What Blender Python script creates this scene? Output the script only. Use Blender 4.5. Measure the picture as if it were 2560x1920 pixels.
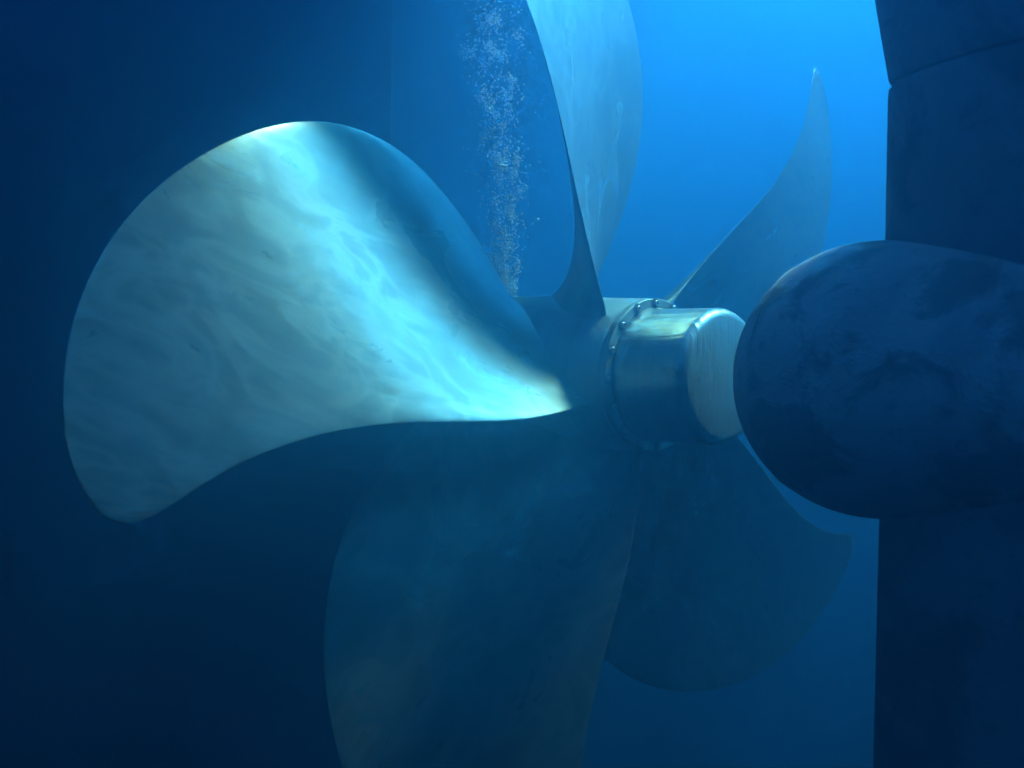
import bpy, bmesh, math, random
from mathutils import Vector, Matrix
import numpy as np

# ------------------------------------------------------------------ scene, camera, light
for o in list(bpy.data.objects):
    bpy.data.objects.remove(o)
sc = bpy.context.scene
COL = sc.collection
S = 2.0                       # propeller radius in metres; layout below is in radii
random.seed(7)
RNG = np.random.default_rng(7)

CAM = dict(f=2539.27, pos=(1.3552, -1.4382, 0.0024), yaw=2.3998, pitch=-0.0128, roll=0.0193)
cd = bpy.data.cameras.new('camera')
cam = bpy.data.objects.new('camera', cd)
COL.objects.link(cam)
cd.sensor_width = 36.0
cd.lens = CAM['f'] / 2560 * 36.0
cd.clip_start = 0.02
cd.clip_end = 2000
cd.dof.use_dof = True
cd.dof.focus_distance = 1.95 * S
cd.dof.aperture_fstop = 2.2
_d = Vector((math.cos(CAM['pitch']) * math.cos(CAM['yaw']), math.cos(CAM['pitch']) * math.sin(CAM['yaw']), math.sin(CAM['pitch'])))
_r = _d.cross(Vector((0, 0, 1))).normalized()
_u = _r.cross(_d)
_r2 = math.cos(CAM['roll']) * _r + math.sin(CAM['roll']) * _u
_u2 = -math.sin(CAM['roll']) * _r + math.cos(CAM['roll']) * _u
M = Matrix((_r2, _u2, -_d)).transposed().to_4x4()
M.translation = Vector(CAM['pos']) * S
cam.matrix_world = M
sc.camera = cam

SUN_DIR = Vector((0.295, 0.475, 0.83)).normalized()      # towards the sun
SUN_EL = math.asin(SUN_DIR.z)
SUN_AZ = math.atan2(SUN_DIR.x, SUN_DIR.y)

world = bpy.data.worlds.new('World')
sc.world = world
world.use_nodes = True
wn = world.node_tree.nodes
wl = world.node_tree.links
bg = wn['Background']
sky = wn.new('ShaderNodeTexSky')
sky.sky_type = 'NISHITA'
sky.sun_disc = False
sky.sun_elevation = SUN_EL
sky.sun_rotation = SUN_AZ
wl.new(sky.outputs['Color'], bg.inputs['Color'])
bg.inputs["Strength"].default_value = 0.05

sd = bpy.data.lights.new('sun', 'SUN')
sd.energy = 5.0
sd.angle = math.radians(13.0)
sd.color = (1.0, 0.96, 0.74)
sun = bpy.data.objects.new('sun', sd)
COL.objects.link(sun)
sun.rotation_euler = (-SUN_DIR).to_track_quat('-Z', 'Y').to_euler()
sun.location = SUN_DIR * 30

vs = sc.view_settings
vs.view_transform = 'Standard'
vs.look = 'None'
vs.gamma = 1.0
vs.use_curve_mapping = False
vs.exposure = 5.12

cy = sc.cycles
cy.use_denoising = True
cy.max_bounces = 8
cy.diffuse_bounces = 3
cy.glossy_bounces = 3
cy.volume_bounces = 1
cy.transparent_max_bounces = 8
cy.sample_clamp_indirect = 4.0
cy.caustics_reflective = False
cy.caustics_refractive = False

# ------------------------------------------------------------------ helpers
def link(name, me, mat=None, parent=None, smooth=True):
    o = bpy.data.objects.new(name, me)
    COL.objects.link(o)
    if mat:
        me.materials.append(mat)
    if parent:
        o.parent = parent
    if smooth:
        me.polygons.foreach_set('use_smooth', [True] * len(me.polygons))
    return o

def thing(name, label, cat, loc=(0, 0, 0), group=None):
    o = bpy.data.objects.new(name, None)
    COL.objects.link(o)
    o.location = loc
    o.empty_display_size = 0.2
    o['label'] = label
    o['category'] = cat
    if group:
        o['group'] = group
    return o

def mesh_np(name, V, F):
    me = bpy.data.meshes.new(name)
    me.from_pydata([tuple(map(float, v)) for v in V], [], [tuple(map(int, f)) for f in F])
    me.update()
    return me

def sharp(o, deg=35):
    m = o.modifiers.new('edges', 'EDGE_SPLIT')
    m.split_angle = math.radians(deg)

def revolve(name, prof, n=96):
    """prof: list of (x, r) in radii, closed on the axis at both ends when r = 0"""
    V, F, rings = [], [], []
    for x, r in prof:
        if r < 1e-6:
            rings.append([len(V)])
            V.append((x * S, 0, 0))
        else:
            k = len(V)
            rings.append(list(range(k, k + n)))
            for i in range(n):
                a = 2 * math.pi * i / n
                V.append((x * S, r * S * math.cos(a), r * S * math.sin(a)))
    for A, B in zip(rings[:-1], rings[1:]):
        for i in range(n):
            j = (i + 1) % n
            if len(A) == 1 and len(B) == 1:
                continue
            if len(A) == 1:
                F.append((A[0], B[i], B[j]))
            elif len(B) == 1:
                F.append((A[i], B[0], A[j]))
            else:
                F.append((A[i], B[i], B[j], A[j]))
    me = mesh_np(name, V, F)
    bm = bmesh.new()
    bm.from_mesh(me)
    bmesh.ops.recalc_face_normals(bm, faces=bm.faces)
    bm.to_mesh(me)
    bm.free()
    return me

def arc(cx, cr, rad, a0, a1, n):
    return [(cx + rad * math.cos(math.radians(a0 + (a1 - a0) * i / n)), cr + rad * math.sin(math.radians(a0 + (a1 - a0) * i / n))) for i in range(n + 1)]

def loft(name, sections, cap=True):
    """sections: list of equally long closed loops of 3-D points (in radii)"""
    n = len(sections[0])
    V = [tuple(c * S for c in p) for s in sections for p in s]
    F = []
    for k in range(len(sections) - 1):
        for i in range(n):
            j = (i + 1) % n
            F.append((k * n + i, k * n + j, (k + 1) * n + j, (k + 1) * n + i))
    if cap:
        F.append(tuple(range(n))[::-1])
        F.append(tuple((len(sections) - 1) * n + i for i in range(n)))
    me = mesh_np(name, V, F)
    bm = bmesh.new()
    bm.from_mesh(me)
    bmesh.ops.recalc_face_normals(bm, faces=bm.faces)
    bm.to_mesh(me)
    bm.free()
    return me

# ------------------------------------------------------------------ materials
class Nodes:
    def __init__(self, name):
        self.mat = bpy.data.materials.new(name)
        self.mat.use_nodes = True
        self.t = self.mat.node_tree
        self.b = self.t.nodes['Principled BSDF']
        self.out = self.t.nodes['Material Output']
    def n(self, kind, **kw):
        x = self.t.nodes.new(kind)
        for k, v in kw.items():
            setattr(x, k, v)
        return x
    def l(self, a, b):
        self.t.links.new(a, b)
    def set(self, **kw):
        for k, v in kw.items():
            self.b.inputs[k.replace('_', ' ')].default_value = v
    def coords(self, kind='Object', scale=(1, 1, 1), attr=None):
        mp = self.n('ShaderNodeMapping')
        mp.inputs['Scale'].default_value = scale
        if attr:
            a = self.n('ShaderNodeAttribute', attribute_name=attr)
            self.l(a.outputs['Vector'], mp.inputs['Vector'])
        else:
            c = self.n('ShaderNodeTexCoord')
            self.l(c.outputs[kind], mp.inputs['Vector'])
        return mp.outputs['Vector']
    def noise(self, vec, scale, detail=4, rough=0.55, dist=0.0):
        x = self.n('ShaderNodeTexNoise')
        x.inputs['Scale'].default_value = scale
        x.inputs['Detail'].default_value = detail
        x.inputs['Roughness'].default_value = rough
        x.inputs['Distortion'].default_value = dist
        self.l(vec, x.inputs['Vector'])
        return x.outputs['Fac']
    def ramp(self, fac, stops):
        r = self.n('ShaderNodeValToRGB')
        el = r.color_ramp.elements
        while len(el) < len(stops):
            el.new(0.5)
        for e, (p, c) in zip(el, stops):
            e.position = p
            e.color = (*c, 1) if isinstance(c, tuple) else (c, c, c, 1)
        self.l(fac, r.inputs['Fac'])
        return r.outputs['Color']
    def mix(self, fac, a, b, mode='MIX'):
        m = self.n('ShaderNodeMix', data_type='RGBA', blend_type=mode)
        for sock, v in ((m.inputs['Factor'], fac), (m.inputs['A'], a), (m.inputs['B'], b)):
            if hasattr(v, 'is_linked'):
                self.l(v, sock)
            elif isinstance(v, tuple):
                sock.default_value = (*v, 1)
            else:
                sock.default_value = v
        return m.outputs['Result']
    def bump(self, h, strength=0.3, dist=0.01):
        b = self.n('ShaderNodeBump')
        b.inputs['Strength'].default_value = strength
        b.inputs['Distance'].default_value = dist
        self.l(h, b.inputs['Height'])
        self.l(b.outputs['Normal'], self.b.inputs['Normal'])

def bronze_blade():
    """weathered bronze: cloudy film, streaks and pale wisps along the radius painting in water caustics, a few dark pits"""
    m = Nodes('bronze_blade')
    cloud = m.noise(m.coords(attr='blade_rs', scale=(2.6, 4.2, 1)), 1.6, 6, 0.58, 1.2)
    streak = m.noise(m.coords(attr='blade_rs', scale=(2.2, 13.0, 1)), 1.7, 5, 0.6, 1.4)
    caustic = m.noise(m.coords(attr='blade_rs', scale=(5.0, 7.5, 1)), 1.4, 3, 0.5, 1.3)
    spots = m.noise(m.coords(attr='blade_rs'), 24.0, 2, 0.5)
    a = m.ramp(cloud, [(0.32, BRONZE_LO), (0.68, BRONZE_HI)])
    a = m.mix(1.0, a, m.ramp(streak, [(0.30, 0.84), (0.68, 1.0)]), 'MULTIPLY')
    a = m.mix(m.ramp(caustic, [(0.41, 0.0), (0.50, 0.40), (0.59, 0.0)]), a, BRONZE_CAUSTIC)  # rippled sunlight painted into the base colour as pale wisps
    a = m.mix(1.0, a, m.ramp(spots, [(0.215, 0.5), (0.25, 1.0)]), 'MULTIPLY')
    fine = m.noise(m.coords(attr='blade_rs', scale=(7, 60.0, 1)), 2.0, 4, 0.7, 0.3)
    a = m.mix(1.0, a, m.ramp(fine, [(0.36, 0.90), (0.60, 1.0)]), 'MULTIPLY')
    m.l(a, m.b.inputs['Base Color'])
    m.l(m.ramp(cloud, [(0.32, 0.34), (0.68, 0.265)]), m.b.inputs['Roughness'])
    m.set(Metallic=0.64)
    m.bump(streak, 0.06, 0.01)
    return m.mat

BRONZE_LO, BRONZE_HI, BRONZE_CAUSTIC = (0.18, 0.192, 0.138), (0.27, 0.285, 0.205), (0.44, 0.46, 0.34)

def bronze_hub(name, base, rough, metal, ripple=0.0):
    m = Nodes(name)
    v = m.coords(scale=(0.8, 1, 1))
    a = m.noise(v, 5.0, 5, 0.6, 0.6)
    v2 = m.coords(scale=(9, 1.2, 0.5))
    b = m.noise(v2, 2.5, 4, 0.6, 0.4)
    c = m.mix(m.ramp(b, [(0.4, 0.0), (0.65, 1.0)]), tuple(x * 0.72 for x in base), base)
    m.l(m.mix(1.0, c, m.ramp(a, [(0.35, 0.75), (0.65, 1.0)]), 'MULTIPLY'), m.b.inputs['Base Color'])
    m.l(m.ramp(a, [(0.3, rough + 0.1), (0.7, rough - 0.06)]), m.b.inputs['Roughness'])
    m.set(Metallic=metal)
    if ripple:
        rp = m.noise(m.coords(scale=(1.0, 9.0, 1.4)), 2.6, 4, 0.6, 0.9)
        m.bump(rp, ripple, 0.02)
    else:
        m.bump(a, 0.08, 0.01)
    return m.mat

def antifouling(name, base, patch, dark, algae=None, k=1.0):
    """old hull paint: two coats showing, flaked and fouled patches with a ragged edge, small round growths"""
    m = Nodes(name)
    v = m.coords()
    big = m.noise(v, 1.7 * k, 6, 0.62, 0.4)
    flake = m.noise(v, 2.6 * k, 7, 0.66, 0.5)
    small = m.noise(v, 13.0 * k, 4, 0.65, 0.2)
    vo = m.n('ShaderNodeTexVoronoi', feature='F1')
    vo.inputs['Scale'].default_value = 7.0 * k
    m.l(v, vo.inputs['Vector'])
    c = m.mix(m.ramp(big, [(0.46, 0.0), (0.54, 1.0)]), base, patch)
    c = m.mix(m.ramp(flake, [(0.512, 0.0), (0.572, 0.72)]), c, dark)
    c = m.mix(m.ramp(small, [(0.60, 0.0), (0.68, 0.6)]), c, dark)
    c = m.mix(m.ramp(vo.outputs['Distance'], [(0.05, 0.0), (0.10, 0.75), (0.17, 0.55), (0.21, 0.0)]), c, m.mix(m.ramp(big, [(0.48, 0.0), (0.50, 1.0)]), c, dark))
    if algae:
        g = m.noise(v, 5.0 * k, 5, 0.7, 0.8)
        c = m.mix(m.ramp(g, [(0.58, 0.0), (0.68, 0.7)]), c, algae)
    m.l(c, m.b.inputs['Base Color'])
    m.set(Roughness=0.8)
    m.b.inputs['Specular IOR Level'].default_value = 0.25
    h = m.mix(0.5, m.ramp(flake, [(0.50, 0.0), (0.56, 1.0)]), m.ramp(small, [(0.3, 0.0), (0.7, 1.0)]))
    m.bump(h, 0.45, 0.012)
    return m.mat

def plain(name, base, rough, metal=0.0):
    m = Nodes(name)
    v = m.coords()
    a = m.noise(v, 18.0, 3, 0.6)
    m.l(m.mix(m.ramp(a, [(0.35, 0.0), (0.65, 1.0)]), tuple(x * 0.75 for x in base), base), m.b.inputs['Base Color'])
    m.set(Roughness=rough, Metallic=metal)
    return m.mat

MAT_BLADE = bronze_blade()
MAT_HUB = bronze_hub('bronze_hub', (0.40, 0.395, 0.28), 0.40, 0.45)
MAT_CAP = bronze_hub('polished_bronze_cap', (0.52, 0.51, 0.38), 0.30, 0.7, 0.35)
MAT_BOLT = plain('bolt_steel', (0.55, 0.52, 0.45), 0.35, 0.8)
MAT_POCKET = plain('pocket_dark', (0.06, 0.06, 0.05), 0.7, 0.2)
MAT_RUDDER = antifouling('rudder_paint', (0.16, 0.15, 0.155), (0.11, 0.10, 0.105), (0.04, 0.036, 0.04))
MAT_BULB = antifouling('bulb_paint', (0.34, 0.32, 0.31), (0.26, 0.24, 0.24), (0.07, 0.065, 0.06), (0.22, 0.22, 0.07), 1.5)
MAT_HULL = antifouling('hull_paint', (0.07, 0.05, 0.05), (0.05, 0.04, 0.04), (0.03, 0.025, 0.025))
def bubble_skin():
    m = Nodes('bubble_skin')
    m.set(Base_Color=(0.86, 0.98, 1.0, 1), Roughness=0.12, Transmission_Weight=0.25, IOR=1.5)
    return m.mat
MAT_BUBBLE = bubble_skin()
MAT_SPECK = plain('drift_matter', (0.42, 0.42, 0.36), 0.9)

# ------------------------------------------------------------------ the ship's stern (large, mostly in shade)
ship = thing('ship_stern', 'dark ship stern skeg with stern tube in shade behind the propeller', 'ship hull', (-1.0 * S, 0, 0))
OFFX = 1.0 * S
def under(o, root):
    o.parent = root
    o.matrix_parent_inverse = Matrix.Translation(-root.location)
    return o

# skeg: thin at its after edge, thicker forward
def skeg_section(x, hb, z0, z1, n=8):
    pts = []
    for i in range(n + 1):
        t = i / n
        pts.append((x, -hb * (0.55 + 0.45 * t), z0 + (z1 - z0) * t))
    for i in range(n + 1):
        t = 1 - i / n
        pts.append((x, hb * (0.55 + 0.45 * t), z0 + (z1 - z0) * t))
    return pts
sk = [skeg_section(x, hb, -1.3, 1.35) for x, hb in ((-0.665, 0.0008), (-0.70, 0.02), (-0.9, 0.10), (-1.4, 0.20), (-2.2, 0.42), (-3.4, 0.85), (-5.5, 1.6), (-9, 2.2))]
o = under(link('skeg', loft('skeg', sk), MAT_HULL), ship)
sharp(o)
# stern counter: V sections, out of view, floor and breadth shaped to place its shade
def counter_section(x, zb, n=7):
    pts = []
    for i in range(n + 1):
        t = i / n
        z = zb + (3.2 - zb) * t
        b = HB(x, z, zb)
        pts.append((x, -b, z))
    for i in range(n + 1):
        t = 1 - i / n
        z = zb + (3.2 - zb) * t
        pts.append((x, HB(x, z, zb), z))
    return pts
def HB(x, z, zb):
    return 0.01 + max(0, -0.12 - x) * 1.1 * min(1, (z - zb) / 0.25) + 0.52 * (z - zb)
ct = [counter_section(x, zb) for x, zb in ((-9, 1.15), (-3.4, 1.15), (-1.4, 1.12), (-0.4, 1.32), (0.6, 1.71), (1.6, 1.76), (2.6, 1.72), (4.5, 1.68))]
o = under(link('counter', loft('counter', ct), MAT_HULL), ship)
sharp(o)
# stern tube
prof = [(-0.95, 0.0), (-0.95, 0.27), (-0.74, 0.25), (-0.62, 0.222), (-0.50, 0.188), (-0.40, 0.160), (-0.33, 0.150), (-0.33, 0.0)]
o = under(link('stern_tube', revolve('stern_tube', prof, 64), MAT_HULL), ship)
sharp(o)
prof = [(-0.329, 0.0), (-0.329, 0.158), (-0.318, 0.162), (-0.262, 0.162), (-0.255, 0.158), (-0.255, 0.0)]
o = under(link('rope_guard', revolve('rope_guard', prof, 64), MAT_HULL), ship)
sharp(o)
# foil outline shared by horn and rudder
def foil(x0, chord, t, z, n=22):
    up = []
    for i in range(n + 1):
        s = (1 - math.cos(math.pi * i / n)) / 2
        y = 5 * t * chord * (0.2969 * math.sqrt(s) - 0.126 * s - 0.3516 * s * s + 0.2843 * s ** 3 - 0.1015 * s ** 4)
        up.append((x0 + chord * s, max(y, 0.004), z))
    return [(x, -y, z) for x, y, z in up] + [(x, y, z) for x, y, z in reversed(up[1:-1])]
LE = 0.613
horn = [foil(LE + 0.004, 1.31, 0.178, 0.4335), foil(LE - 0.001, 1.32, 0.180, 0.438), foil(LE - 0.028, 1.36, 0.18, 0.573), foil(LE - 0.042, 1.37, 0.18, 0.72), foil(LE - 0.03, 1.36, 0.18, 1.0), foil(LE + 0.03, 1.32, 0.18, 1.35), foil(LE + 0.13, 1.24, 0.18, 1.95)]  # unseen upper part shaped to let sun reach the left blade
o = under(link('rudder_horn', loft('rudder_horn', horn), MAT_RUDDER), ship)
sharp(o, 50)

# ------------------------------------------------------------------ rudder
rud = thing('rudder', 'dark painted rudder with a big rounded bulb facing the propeller hub', 'rudder', ((LE + 0.3) * S, 0, -1.05 * S))
rs = [foil(LE + 0.003, 1.31, 0.172, -1.05), foil(LE + 0.000, 1.32, 0.173, -0.6), foil(LE, 1.32, 0.175, 0.0), foil(LE - 0.002, 1.32, 0.175, 0.41), foil(LE - 0.001, 1.318, 0.175, 0.426), foil(LE + 0.003, 1.31, 0.174, 0.430)]
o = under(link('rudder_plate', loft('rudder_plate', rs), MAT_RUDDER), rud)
sharp(o, 50)
XC, BA, BB = 0.598, 0.2135, 0.2078
prof = [(XC - BA * math.cos(math.radians(a)), BB * math.sin(math.radians(a))) for a in np.linspace(0, 90, 33)]
prof += [(XC + 0.52 * math.sin(math.radians(a)), BB * math.cos(math.radians(a))) for a in (6, 12, 18, 24, 30, 36, 42, 48, 54, 60, 66, 72, 78, 84, 90)]
prof[-1] = (prof[-1][0], 0.0)
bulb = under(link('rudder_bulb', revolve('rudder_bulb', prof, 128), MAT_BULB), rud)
bulb['label'] = 'blotched rounded rudder bulb with patches of dark fouling'

def bead(name, pts, rad, parent, mat, n=6):
    """a weld bead: a thin lumpy tube laid along points (in metres)"""
    V, F = [], []
    P_ = [Vector(p) for p in pts]
    for i, p in enumerate(P_):
        t = (P_[min(i + 1, len(P_) - 1)] - P_[max(i - 1, 0)]).normalized()
        a = t.orthogonal().normalized()
        b = t.cross(a)
        rr_ = rad * random.uniform(0.8, 1.2)
        for k in range(n):
            w = 2 * math.pi * k / n
            V.append(p + (a * math.cos(w) + b * math.sin(w)) * rr_)
    for i in range(len(P_) - 1):
        for k in range(n):
            F.append((i * n + k, i * n + (k + 1) % n, (i + 1) * n + (k + 1) % n, (i + 1) * n + k))
    o = link(name, mesh_np(name, V, F), mat)
    return o
def bulb_r(x):
    return BB * math.sqrt(max(0, 1 - ((x - XC) / (BA if x < XC else 0.52)) ** 2))
xs = 0.492
under(bead('weld_seam', [(xs * S, bulb_r(xs) * S * math.cos(a), bulb_r(xs) * S * math.sin(a)) for a in np.linspace(0, 2 * math.pi, 120)], 0.003, rud, MAT_BULB), rud)

# ------------------------------------------------------------------ propeller
P = dict(th0=1.4893, rk1=0.0072, rk2=-0.1988, P0=1.5085, P1=-0.0626, P2=-1.2736)
RK = np.array([.15, .33, .55, .75, .92, 1.0])
MK = np.array([0.0132, -0.0145, -0.0497, -0.1636, -0.3656, -0.493])
HK = np.array([0.2035, 0.2397, 0.2805, 0.301, 0.3495, 0.4226])
def spline(xk, yk, x):
    n = len(xk); h = np.diff(xk); A = np.zeros((n, n)); b = np.zeros(n); A[0, 0] = A[-1, -1] = 1
    for i in range(1, n - 1):
        A[i, i-1] = h[i-1]; A[i, i] = 2 * (h[i-1] + h[i]); A[i, i+1] = h[i]
        b[i] = 6 * ((yk[i+1] - yk[i]) / h[i] - (yk[i] - yk[i-1]) / h[i-1])
    m = np.linalg.solve(A, b)
    j = np.clip(np.searchsorted(xk, x) - 1, 0, n - 2); d = h[j]; t = x - xk[j]; u = xk[j+1] - x
    return m[j]*u**3/(6*d) + m[j+1]*t**3/(6*d) + (yk[j]/d - m[j]*d/6)*u + (yk[j+1]/d - m[j+1]*d/6)*t

def blade_mesh(name, nr=110, ns=64):
    """one blade at angle 0, helical sections with thickness, camber and a root fillet"""
    w = np.linspace(0, 1, nr)
    r = 1 - (1 - 0.128) * (1 - w) ** 1.7
    r[-1] = 0.99995
    t = -np.cos(np.linspace(0, math.pi, ns))            # -1 trailing edge .. 1 leading edge
    rr = np.maximum(r, 0.15)
    m = spline(RK, MK, rr); h = spline(RK, HK, rr) * np.sqrt(np.maximum(1 - r ** 5, 0))
    pitch = P['P0'] + P['P1'] * (rr - .6) + P['P2'] * (rr - .6) ** 2
    phi = np.arctan2(pitch, 2 * math.pi * rr)
    rake = P['rk1'] * rr + P['rk2'] * (rr - .5) ** 2
    tmax = 0.0045 + 0.030 * (1 - r) ** 1.25             # half thickness
    edge = 0.0028
    fil = 0.024 * np.exp(-np.maximum(r - 0.145, 0) / 0.022)
    V = []; RS = []
    for side in (1, -1):                                # +1 after face, -1 forward face
        for i in range(nr):
            s = m[i] + t * h[i]
            shape = (1 - t * t) ** 0.7 * (0.72 + 0.42 * t) if side > 0 else (1 - t * t) ** 0.6 * (1.1 - 0.1 * t)
            th = np.maximum(np.minimum(tmax[i], 0.16 * h[i] + 0.001) * shape, edge * np.sqrt(np.maximum(1 - t ** 8, 0))) + fil[i] * (np.maximum(1 - t * t, 0) ** 0.75 * (0.6 + 0.4 * t) if side > 0 else 1.5 * np.maximum(1 - t ** 4, 0) ** 0.75)
            camber = -0.030 * h[i] * (1 - t * t)
            nrm = side * th + camber
            st = s + fil[i] * 0.15 * np.sign(t) * np.abs(t) ** 3
            # chord direction (-sin phi axial, -cos phi tangential), after-face normal (cos phi, -(-sin phi))
            ax = rake[i] - st * math.sin(phi[i]) + nrm * math.cos(phi[i])
            tg = -st * math.cos(phi[i]) - nrm * math.sin(phi[i])
            a = tg / r[i]
            for k in range(ns):
                V.append((ax[k] * S, r[i] * math.cos(a[k]) * S, r[i] * math.sin(a[k]) * S))
                RS.append((r[i], s[k], side * 0.37))
    F = []
    o2 = nr * ns
    for i in range(nr - 1):
        for k in range(ns - 1):
            A = i * ns + k
            F.append((A, A + 1, A + ns + 1, A + ns))
            F.append((o2 + A, o2 + A + ns, o2 + A + ns + 1, o2 + A + 1))
        for k, fl in ((0, False), (ns - 1, True)):
            A = i * ns + k
            q = (A, A + ns, o2 + A + ns, o2 + A)
            F.append(q[::-1] if fl else q)
    me = mesh_np(name, V, F)
    at = me.attributes.new('blade_rs', 'FLOAT_VECTOR', 'POINT')
    at.data.foreach_set('vector', np.array(RS, dtype=np.float32).ravel())
    bm = bmesh.new()
    bm.from_mesh(me)
    bmesh.ops.remove_doubles(bm, verts=bm.verts, dist=1e-5)
    bmesh.ops.recalc_face_normals(bm, faces=bm.faces)
    bm.to_mesh(me)
    bm.free()
    me.update()
    return me

prop = thing('propeller', 'five bladed bronze ship propeller with bolted hub cap', 'propeller', (0, 0, 0))
bme = blade_mesh('blade')
BL = {1: 'large sunlit blade reaching left towards the viewer', 0: 'bright blade rising out of the top of the view', -1: 'far blade pointing up beside the rudder', 2: 'shaded blade hanging down in the middle', -2: 'dim far blade below the rudder bulb'}
first = True
for k in (0, 1, 2, -2, -1):
    o = bpy.data.objects.new('blade', bme)
    if first:
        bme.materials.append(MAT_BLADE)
        bme.polygons.foreach_set('use_smooth', [True] * len(bme.polygons))
        first = False
    COL.objects.link(o)
    o.parent = prop
    o.rotation_euler = (P['th0'] + k * 2 * math.pi / 5, 0, 0)
    o['label'] = BL[k]
    sharp(o, 60)
XF, RF = 0.1732, 0.1386
prof = [(-0.25, 0.0), (-0.25, 0.150), (-0.24, 0.157), (-0.20, 0.158), (-0.05, 0.152), (0.08, 0.1435), (XF - 0.020, 0.1400), (XF - 0.0165, 0.1380), (XF - 0.0165, 0.0)]
o = link('hub', revolve('hub', prof, 128), MAT_HUB, prop)
sharp(o, 30)
flange = link('flange', revolve('flange', [(XF - 0.016, 0.0), (XF - 0.016, 0.1345), (XF - 0.013, 0.1382), (XF - 0.002, RF), (XF, RF - 0.0015), (XF, 0.0)], 128), MAT_HUB, prop)
sharp(flange, 30)
# cap: barrel with a rounded shoulder and a slightly domed end
XE = 0.335
prof = [(XF + 0.0005, 0.0), (XF + 0.0005, 0.1225), (XF + 0.006, 0.1195), (0.20, 0.1188), (0.25, 0.1182)]
prof += [(0.30, 0.1176)]
prof += arc(0.3065, 0.0985, 0.0190, 86, 6, 12)
prof += [(0.3275, 0.08), (0.3295, 0.05), (0.3300, 0.0)]
capo = link('hub_cap', revolve('hub_cap', prof, 128), MAT_CAP, prop)
# bolts: dark flat washer standing in for the pocket + ring head
def bolt_meshes():
    a = revolve('pocket', [(0.0, 0.0), (0.0, 0.0097), (0.0006, 0.0094), (0.0006, 0.0)], 20)
    b = revolve('bolt', [(0.0007, 0.0052), (0.0050, 0.0052), (0.0056, 0.0046), (0.0056, 0.0030), (0.0022, 0.0028), (0.0022, 0.0)], 18)
    return a, b
pk, bt = bolt_meshes()
pk.materials.append(MAT_POCKET)
bt.materials.append(MAT_BOLT)
NB = 16
for i in range(NB):
    a = math.radians(93.5) - i * 2 * math.pi / NB
    loc = (XF * S + 0.0008, 0.1303 * S * math.cos(a), 0.1303 * S * math.sin(a))
    for nm, me in (('bolt', bt), ('bolt_recess', pk)):
        o = bpy.data.objects.new(nm, me)
        COL.objects.link(o)
        o.parent = flange
        o.location = loc

# ------------------------------------------------------------------ rising air bubbles
def bubbles(name, n, rmin, rmax, power):
    bm = bmesh.new()
    bmesh.ops.create_icosphere(bm, subdivisions=1, radius=1)
    bv = np.array([v.co[:] for v in bm.verts]); bf = np.array([[v.index for v in f.verts] for f in bm.faces])
    bm.free()
    V = []; F = []
    for i in range(n):
        c, q = plume_point()
        rad = rmin + (rmax - rmin) * random.random() ** power
        F.append(bf + len(V) * len(bv))
        V.append(bv * rad * np.array([1, 1, random.uniform(0.8, 1.25)]) + c)
    return mesh_np(name, np.concatenate(V), np.concatenate(F))
_clump = [(random.random() ** 1.9, random.gauss(-0.1, 0.6), random.gauss(0, 0.5)) for _ in range(75)]
def plume_point():
    if random.random() < 0.62:
        h0, a0, b0 = random.choice(_clump)
        h = h0 + random.gauss(0, 0.011); a = a0 + random.gauss(0, 0.11); b = b0 + random.gauss(0, 0.14)
    else:
        h = random.random() ** 1.9; a = max(-1.5, min(1.5, random.gauss(0, 0.6))); b = random.gauss(0, 0.5)
    h = max(0.0, h)
    z = 0.165 + 0.85 * h
    wdt = 0.026 + 0.024 * min(1, h * 1.3)
    x0 = -0.275 + 0.02 * math.sin(h * 5.0 + 0.5) - 0.015 * h
    return np.array([(x0 + a * wdt * 0.9) * S, (0.0 + a * wdt * 0.75 + b * wdt * 0.8) * S, z * S]), h
o = link('bubble_plume', bubbles('bubble_plume', 12500, 0.0008, 0.0050, 3.0), MAT_BUBBLE)
o['kind'] = 'stuff'
o['label'] = 'rising column of tiny air bubbles above the hub'
bm = bmesh.new()
bmesh.ops.create_icosphere(bm, subdivisions=2, radius=0.0056)
big = bpy.data.meshes.new('air_bubble')
bm.to_mesh(big)
bm.free()
big.materials.append(MAT_BUBBLE)
big.polygons.foreach_set('use_smooth', [True] * len(big.polygons))
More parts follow.
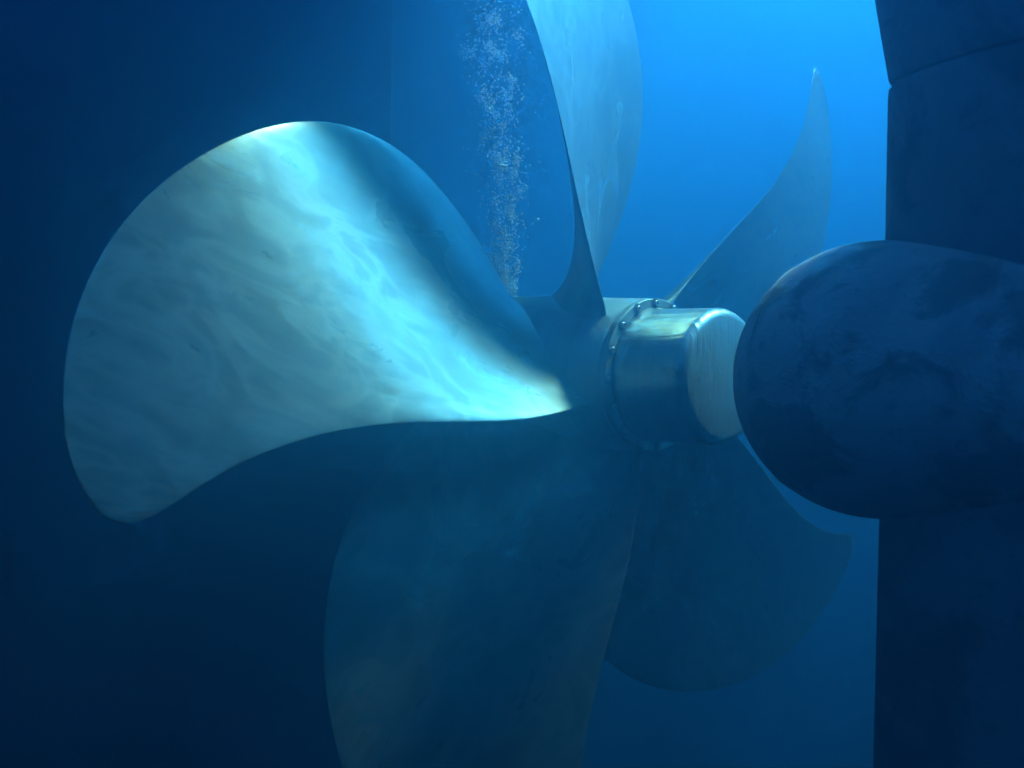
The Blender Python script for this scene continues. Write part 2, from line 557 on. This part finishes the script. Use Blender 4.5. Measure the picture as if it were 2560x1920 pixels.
for i in range(26):
    o = bpy.data.objects.new('air_bubble', big)
    COL.objects.link(o)
    o.location = plume_point()[0]
    k = random.uniform(0.85, 1.35)
    o.scale = (k, k, k * random.uniform(0.75, 1.2))
    o['label'] = 'one of the largest bright air bubbles in the rising plume'
    o['category'] = 'bubble'
    o['group'] = 'largest bubbles in the plume above the hub'

# drifting matter in the water
bm = bmesh.new()
bmesh.ops.create_icosphere(bm, subdivisions=1, radius=1)
bv = np.array([v.co[:] for v in bm.verts]); bf = np.array([[v.index for v in f.verts] for f in bm.faces])
bm.free()
V = []; F = []
for i in range(1600):
    c = np.array([random.uniform(-2.5, 1.8), random.uniform(-1.0, 4.0), random.uniform(-1.5, 1.6)]) * S
    F.append(bf + len(V) * len(bv))
    V.append(bv * random.uniform(0.0007, 0.0022) * np.array([random.uniform(0.6, 1.6), 1, random.uniform(0.6, 1.4)]) + c)
o = link('drifting_specks', mesh_np('drifting_specks', np.concatenate(V), np.concatenate(F)), MAT_SPECK)
o['kind'] = 'stuff'
o['label'] = 'tiny specks of matter drifting in the water'

# ------------------------------------------------------------------ the water: one closed box of blue haze
hm = bpy.data.materials.new('sea_water')
hm.use_nodes = True
ht = hm.node_tree
ht.nodes.remove(ht.nodes['Principled BSDF'])
pv = ht.nodes.new('ShaderNodeVolumePrincipled')
SIG_S = (0.024, 0.155, 0.360)
SIG_A = (0.405, 0.205, 0.010)
DEN = 1.2
col = [s / DEN for s in SIG_S]
ab = [max(0.0, 1 - a / (DEN * (1 - c))) ** 2 for a, c in zip(SIG_A, col)]
pv.inputs['Color'].default_value = (*col, 1)
pv.inputs['Absorption Color'].default_value = (*ab, 1)
pv.inputs['Density'].default_value = DEN
pv.inputs["Anisotropy"].default_value = 0.76
ht.links.new(pv.outputs['Volume'], ht.nodes['Material Output'].inputs['Volume'])
bm = bmesh.new()
bmesh.ops.create_cube(bm, size=1)
hz = bpy.data.meshes.new('haze')
bm.to_mesh(hz)
bm.free()
haze = link('haze', hz, hm, None, False)
haze.scale = (120, 120, 30 + 3.3 * S)
haze.location = (0, 0, (3.3 * S - 30) / 2)
haze['kind'] = 'stuff'
haze['label'] = 'hazy blue sea water filling the whole view'
